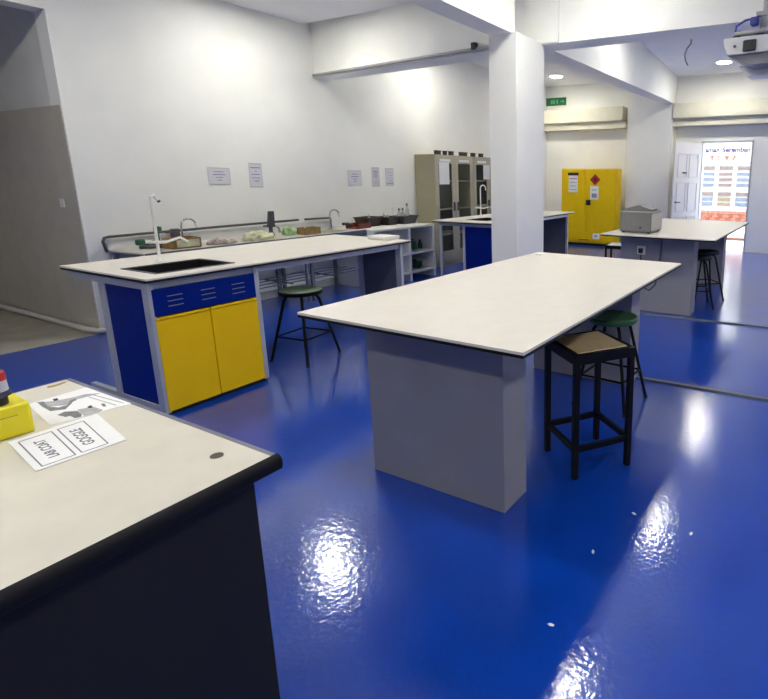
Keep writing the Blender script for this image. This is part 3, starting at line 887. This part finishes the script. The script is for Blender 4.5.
def make_square_stool(seat_mat, Wd=.35, H=.665):
    t = thing('square_stool', '', 'stool')
    h = Wd/2
    q = .015
    MB().box(-h+.03, h-.03, -h+.03, h-.03, H-.012, H+.004, bev=.003).build('seat', seat_mat, t)
    MB().box(-h, h, -h, -h+.03, H-.05, H).box(-h, h, h-.03, h, H-.05, H).box(-h, -h+.03, -h+.03, h-.03, H-.05, H).box(h-.03, h, -h+.03, h-.03, H-.05, H).build('seat_frame', 'black', t)
    for sx in (-1, 1):
        for sy in (-1, 1):
            cx, cy = sx*(h-q), sy*(h-q)
            BX('leg', 'black', t, cx-q, cx+q, cy-q, cy+q, 0, H-.05, bev=.002)
    for s in (-1, 1):
        BX('stretcher', 'black', t, -h+2*q, h-2*q, s*(h-q)-.010, s*(h-q)+.010, .145, .175)
        BX('stretcher', 'black', t, s*(h-q)-.010, s*(h-q)+.010, -h+2*q, h-2*q, .145, .175)
    return t


q1 = make_square_stool('wood_seat')
put(q1, (2.47, 1.037, 0), R(53.5), 'square stool with tan wooden seat and black frame beside the middle island', 'square stools')
q2 = make_square_stool('seat_grey', .40, .50)
put(q2, (7.75, 2.76, 0), R(8), 'low black-framed stool with pale seat behind the far island', 'square stools')

# ------------------------------------------------------------------ grey machine on the far island
mc = thing('lab_machine', 'grey metal machine with raised lid on the far island', 'machine', (5.765, 1.705, .9))
MB().box(0, .42, 0, .365, .012, .235, bev=.008).build('housing', 'machine', mc)
BX('lit_top_sheet', 'machine_lit', mc, .012, .408, .012, .353, .2345, .239)
MB().box(-.003, .0, .02, .345, .03, .215).build('front_plate', 'machine', mc)
MB().box(.0, .42, -.003, .0, .03, .215).build('lit_side_sheet', 'machine_lit', mc)
MB().prism([(.04, .235), (.33, .235), (.345, .262), (.185, .308), (.025, .262)], .07, .33, 'x').build('lid', 'machine', mc)
MB().tube([(-.003, .12, .065), (-.018, .12, .065)], .014, 12).build('knob', 'dark_grey', mc)
for (x, y) in ((.03, .03), (.39, .03), (.03, .335), (.39, .335)):
    MB().lathe([(0, 0), (.018, 0), (.018, .014), (0, .014)], cx=x, cy=y, n=12).build('foot', 'black_plastic', mc)

# ------------------------------------------------------------------ projector and ceiling wires
pj = thing('projector', 'white projector hanging from the ceiling at the upper right', 'projector', (4.42, .56, 2.405), R(-6))
PX, PYl, PYr = 0, .26, -.26
MB().prism([(PYl, .10), (PYl-.03, .02), (PYr+.03, .02), (PYr, .10), (PYr, .13), (PYl, .14)], 0, .30, 'x').build('body', 'proj', pj)
MB().prism([(PYl-.03, .018), (PYl-.17, -.055), (PYr+.10, -.055), (PYr+.03, .018)], .03, .27, 'x').build('lower_wedge', 'proj_dark', pj)
MB().prism([(PYl-.06, -.02), (PYl-.12, -.10), (PYr+.02, -.10), (PYr+.02, -.02)], .27, .44, 'x').build('lens_light_box', 'white_plastic', pj)  # white box added to stand for the bright lens light below the body
BX('lens_window', 'black_plastic', pj, -.012, 0, .02, .115, .030, .110, bev=.006)
MB().tube([(0, .175, .075), (-.008, .175, .075)], .01, 12).build('sensor', 'dark_grey', pj)
MB().box(.02, .24, PYr+.04, PYl-.06, .155, .185, bev=.012, seg=2).build('mount_plate', 'conduit', pj, True)
for (xa, xb) in ((.02, .08), (.2, .24)):
    for (ya, yb_) in ((.15, .20), (-.02, .03)):
        BX('mount_foot', 'black_plastic', pj, xa, xb, ya, yb_, .134, .152)
MB().box(.10, .15, -.02, .03, .185, .30).box(.09, .16, -.05, .06, .29, .32).build('mount_bracket', 'conduit', pj)
MB().tube([(.125, .0, .32), (.125, .0, CZ1-2.405)], .022, 12).build('mount_pole', 'conduit', pj, True)
MB().tube([(.04, .19, .165), (.02, .18, .22), (.03, .12, .255), (.06, .06, .27), (.10, .03, .29)], .008, 8).box(.03, .09, .03, .09, .215, .275, bev=.01).build('blue_cable', 'blue_cable', pj, True)

wv = [(8.72, 2.09, CZ2), (8.76, 2.10, CZ2-.05), (8.75, 2.16, CZ2-.13), (8.73, 2.18, CZ2-.22), (8.72, 2.16, CZ2-.30), (8.71, 2.12, CZ2-.37)]
tag(MB().tube(wv, .014, 8).build('hanging_wire', 'conduit', None, True), 'loose grey wire hanging from the ceiling near the projector', 'wire')
cd = thing('conduit', 'grey conduit along the lower edge of the crossing beam', 'conduit', (0, 0, 0))
pa, pb = Vector((5.10, WY-.02, 2.785)), Vector((4.775, 3.05, 2.785))
MB().tube([pa, pb], .018, 10).build('pipe', 'conduit', cd, True)
e = pa.lerp(pb, .90)
MB().box(e.x-.03, e.x+.02, e.y-.03, e.y+.03, e.z-.01, e.z+.06, bev=.006).build('junction_box', 'black_plastic', cd)
MB().tube([pb, (4.76, 2.96, 2.80), (4.62, 2.90, 2.86)], .018, 10).build('bend', 'conduit', cd, True)

# floor trunking
for k, (a, b, lab) in enumerate((((3.715, 1.75), (3.90, RY+.02), 'dark floor trunking from the middle island to the right wall'), ((5.665, 1.76), (5.95, RY+.02), 'dark floor trunking from the far island to the right wall'))):
    d = (Vector((b[0], b[1], 0)) - Vector((a[0], a[1], 0)))
    L = d.length
    mb = MB().prism([(-.032, 0), (.032, 0), (.018, .014), (-.018, .014)], 0, L, 'y')
    o = mb.build('floor_trunking', 'strip', None)
    o.location = (a[0], a[1], 0)
    o.rotation_euler = (0, 0, math.atan2(d.y, d.x) - R(90))
    tag(o, lab, 'cable cover', 'floor trunkings')

# ------------------------------------------------------------------ the foreground table
ft = thing('teacher_table', 'large dark-sided table with warm white top in the foreground', 'table', (0, 0, 0))
TX0, TX1, TY0, TY1 = -1.6, .690, 1.028, 2.012
MB().box(TX0, TX1-.016, TY0+.016, TY1-.012, .887, .9).build('tabletop', 'laminate_old', ft)
prof = [(TY0+.016, .8995), (TY0+.007, .897), (TY0+.001, .889), (TY0, .878), (TY0+.003, .866), (TY0+.012, .860), (TY0+.06, .858), (TY0+.06, .886), (TY0+.016, .886)]
MB().prism(prof, TX0, TX1, 'x').build('front_edge', 'edge_soft', ft, True)
MB().box(TX1-.016, TX1, TY0+.016, TY1, .862, .899, bev=.003).box(TX0, TX1-.016, TY1-.012, TY1, .862, .899, bev=.003).build('side_edge', 'alu_dark', ft)
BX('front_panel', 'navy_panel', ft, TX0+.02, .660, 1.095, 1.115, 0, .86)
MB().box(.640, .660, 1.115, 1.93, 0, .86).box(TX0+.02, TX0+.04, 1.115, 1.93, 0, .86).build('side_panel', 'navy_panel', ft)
MB().lathe([(0, 0), (.0135, 0), (.0135, .0012), (0, .0012)], cx=.618, cy=1.150, cz=.8998, n=24).build('grommet', 'grommet', ft)


def paper(name, quad, label, z):
    cx = sum(p[0] for p in quad)/4
    cy = sum(p[1] for p in quad)/4
    t = thing(name, label, 'paper', (cx, cy, z), 0)
    MB().hexa([(p[0]-cx, p[1]-cy, 0) for p in quad], [(p[0]-cx, p[1]-cy, .0006) for p in quad]).build('sheet', 'paper', t)
    return t, cx, cy


Q1 = [(.426, 1.632), (.401, 1.416), (.562, 1.407), (.599, 1.634)]
p1, pcx, pcy = paper('printed_sheet', Q1, 'white sheet printed LAB COAT and GOGGLE in boxes on the foreground table', .9014)


def uv(u, v):
    """u: across the sheet along +x (0..1), v: along +y (0..1)"""
    a, b, c, d = [Vector((p[0]-pcx, p[1]-pcy)) for p in (Q1[1], Q1[2], Q1[3], Q1[0])]
    return (a.lerp(b, u)).lerp(d.lerp(c, u), v)


def frame(t, u0, u1, v0, v1, w=.0014):
    b = MB()
    pts = [uv(u0, v0), uv(u1, v0), uv(u1, v1), uv(u0, v1)]
    for i in range(4):
        p, q = pts[i], pts[(i+1) % 4]
        n = (q-p).normalized()
        n = Vector((-n.y, n.x))*w/2
        b.hexa([(*(p-n), .0006), (*(q-n), .0006), (*(q+n), .0006), (*(p+n), .0006)], [(*(p-n), .0010), (*(q-n), .0010), (*(q+n), .0010), (*(p+n), .0010)])
    return b.build('printed_frame', 'ink_grey', t)


for (u0, u1, txt, ux) in ((.08, .43, 'LAB COAT', .255), (.50, .80, 'GOGGLE', .65)):
    frame(p1, u0, u1, .06, .90, .0024)
    c = uv(ux, .47)
    d = (uv(ux, .9) - uv(ux, .1)).normalized()
    mw = Matrix(((d.x, -d.y, 0, c.x), (d.y, d.x, 0, c.y), (0, 0, 1, .0008), (0, 0, 0, 1)))
    flat_text('lettering', txt, .026 if txt == 'LAB COAT' else .030, 'ink_grey', p1, mw, .0002)
def pxt(x, y):
    """point on the table top seen at photo pixel (x, y), from the measured camera"""
    d = rt*((x-CX)/F_PX) + up*(-(y-CY)/F_PX) + fw
    k = (.9 - CAM_H)/d.z
    return d.x*k, d.y*k


Q2 = [pxt(28, 404.5), pxt(50.4, 426), pxt(131.2, 403.7), pxt(86.7, 387.6)]
p2, qcx, qcy = paper('photo_sheet', Q2, 'sheet with grey printed pictures at the back of the foreground table', .9005)
for m, z, poly in (('ink_pale', .0008, ((36, 402.5), (48, 407), (66, 405.5), (76, 400), (101, 393.5), (86, 394.5), (70, 398.5), (50, 402))),
                   ('ink_grey', .0010, ((37.5, 402.8), (43.5, 402), (48, 406.8), (58.6, 408), (66.8, 405.6), (70.3, 401.4), (72.7, 402.8), (65.6, 409.6), (50.4, 411.5), (42, 406.8))),
                   ('ink', .0012, ((52.7, 399.8), (57.4, 398.6), (58.6, 400.5), (54.4, 401.4))),
                   ('ink_grey', .0010, ((69, 401.5), (76, 399), (77, 400.2), (71, 403))),
                   ('ink_grey', .0010, ((57.4, 415.5), (64.4, 412.2), (77.3, 411.5), (82, 414.5), (80.9, 417.3), (75, 418.5), (70.3, 416.2), (65.6, 417.3))),
                   ('ink_pale', .0008, ((77.3, 410.3), (92.6, 406.8), (103.1, 410.3), (96, 414.5), (84.4, 416.2))),
                   ('ink', .0012, ((87.5, 407.2), (91.4, 405.6), (92.6, 408), (89, 408.7))),
                   ('ink_grey', .0010, ((100.8, 404.5), (104.3, 403.7), (106.6, 406.8), (103.1, 406.8))),
                   ('ink_pale', .0008, ((93.8, 395), (124.2, 403.2), (123.6, 403.8), (93, 395.6))),
                   ('ink_pale', .0008, ((89, 397), (117, 405.5), (116.4, 406.1), (88.4, 397.6)))):
    pts = [(a-qcx, b-qcy) for a, b in (pxt(*q) for q in poly)]
    MB().prism(pts, .0006, z).build('printed_picture', m, p2)
sx_, sy_ = pxt(57, 385)
tag(MB().prism([(-.024, -.004), (-.008, -.009), (.012, -.004), (.024, .002), (.020, .008), (-.004, .003), (-.018, .005)], 0, .0015).build('ochre_scrap', 'ochre'), 'small ochre scrap at the far corner of the foreground table', 'scrap').location = (sx_, sy_, .9003)

yb = thing('yellow_box', 'bright yellow plastic box on the foreground table', 'box', (.483, 1.650, .9), R(-3))
MB().box(-.26, 0, 0, .11, 0, .078, bev=.007, seg=3).build('shell', 'yellow_box', yb, True)
BX('lid_groove', 'ink_grey', yb, -.20, -.03, .050, .055, .0775, .0786)
BX('lid_dot', 'black_plastic', yb, -.040, -.026, .040, .050, .0775, .0788)
MB().box(-.085, -.025, -.0008, .001, .052, .054).build('side_mark', 'ochre', yb)
st = thing('small_pot', 'small red-topped pot with pale band standing on the yellow box', 'pot', (.436, 1.690, .9785))
MB().lathe([(0, 0), (.022, 0), (.022, .018), (0, .018)], n=20).build('base', 'black_plastic', st, True)
MB().lathe([(0, .018), (.031, .022), (.028, .034), (0, .034)], n=20).build('collar', 'purple', st, True)
MB().lathe([(0, .034), (.0265, .034), (.025, .062), (0, .062)], n=20).build('band', 'seat_grey', st, True)
MB().lathe([(0, .060), (.0265, .060), (.025, .078), (0, .078)], n=20).build('cap', 'red_mark', st, True)

# paint chips on the floor
for k, (x, y, lab) in enumerate(((1.787, .709, 'tiny white chip on the blue floor, middle of three near the square stool'), (1.381, .696, 'tiny white chip on the blue floor nearest the camera'),
                                 (2.091, .376, 'tiny white chip on the blue floor at the right'), (2.11, .64, 'tiny white chip on the blue floor closest to the square stool'))):
    o = MB().prism([(-.012, -.004), (.004, -.006), (.013, .001), (.002, .006), (-.010, .004)], 0, .002).build('floor_chip', 'paper')
    o.location = (x, y, .0005)
    o.rotation_euler = (0, 0, k*1.3 + .4)
    tag(o, lab, 'chip', 'white chips on the floor')
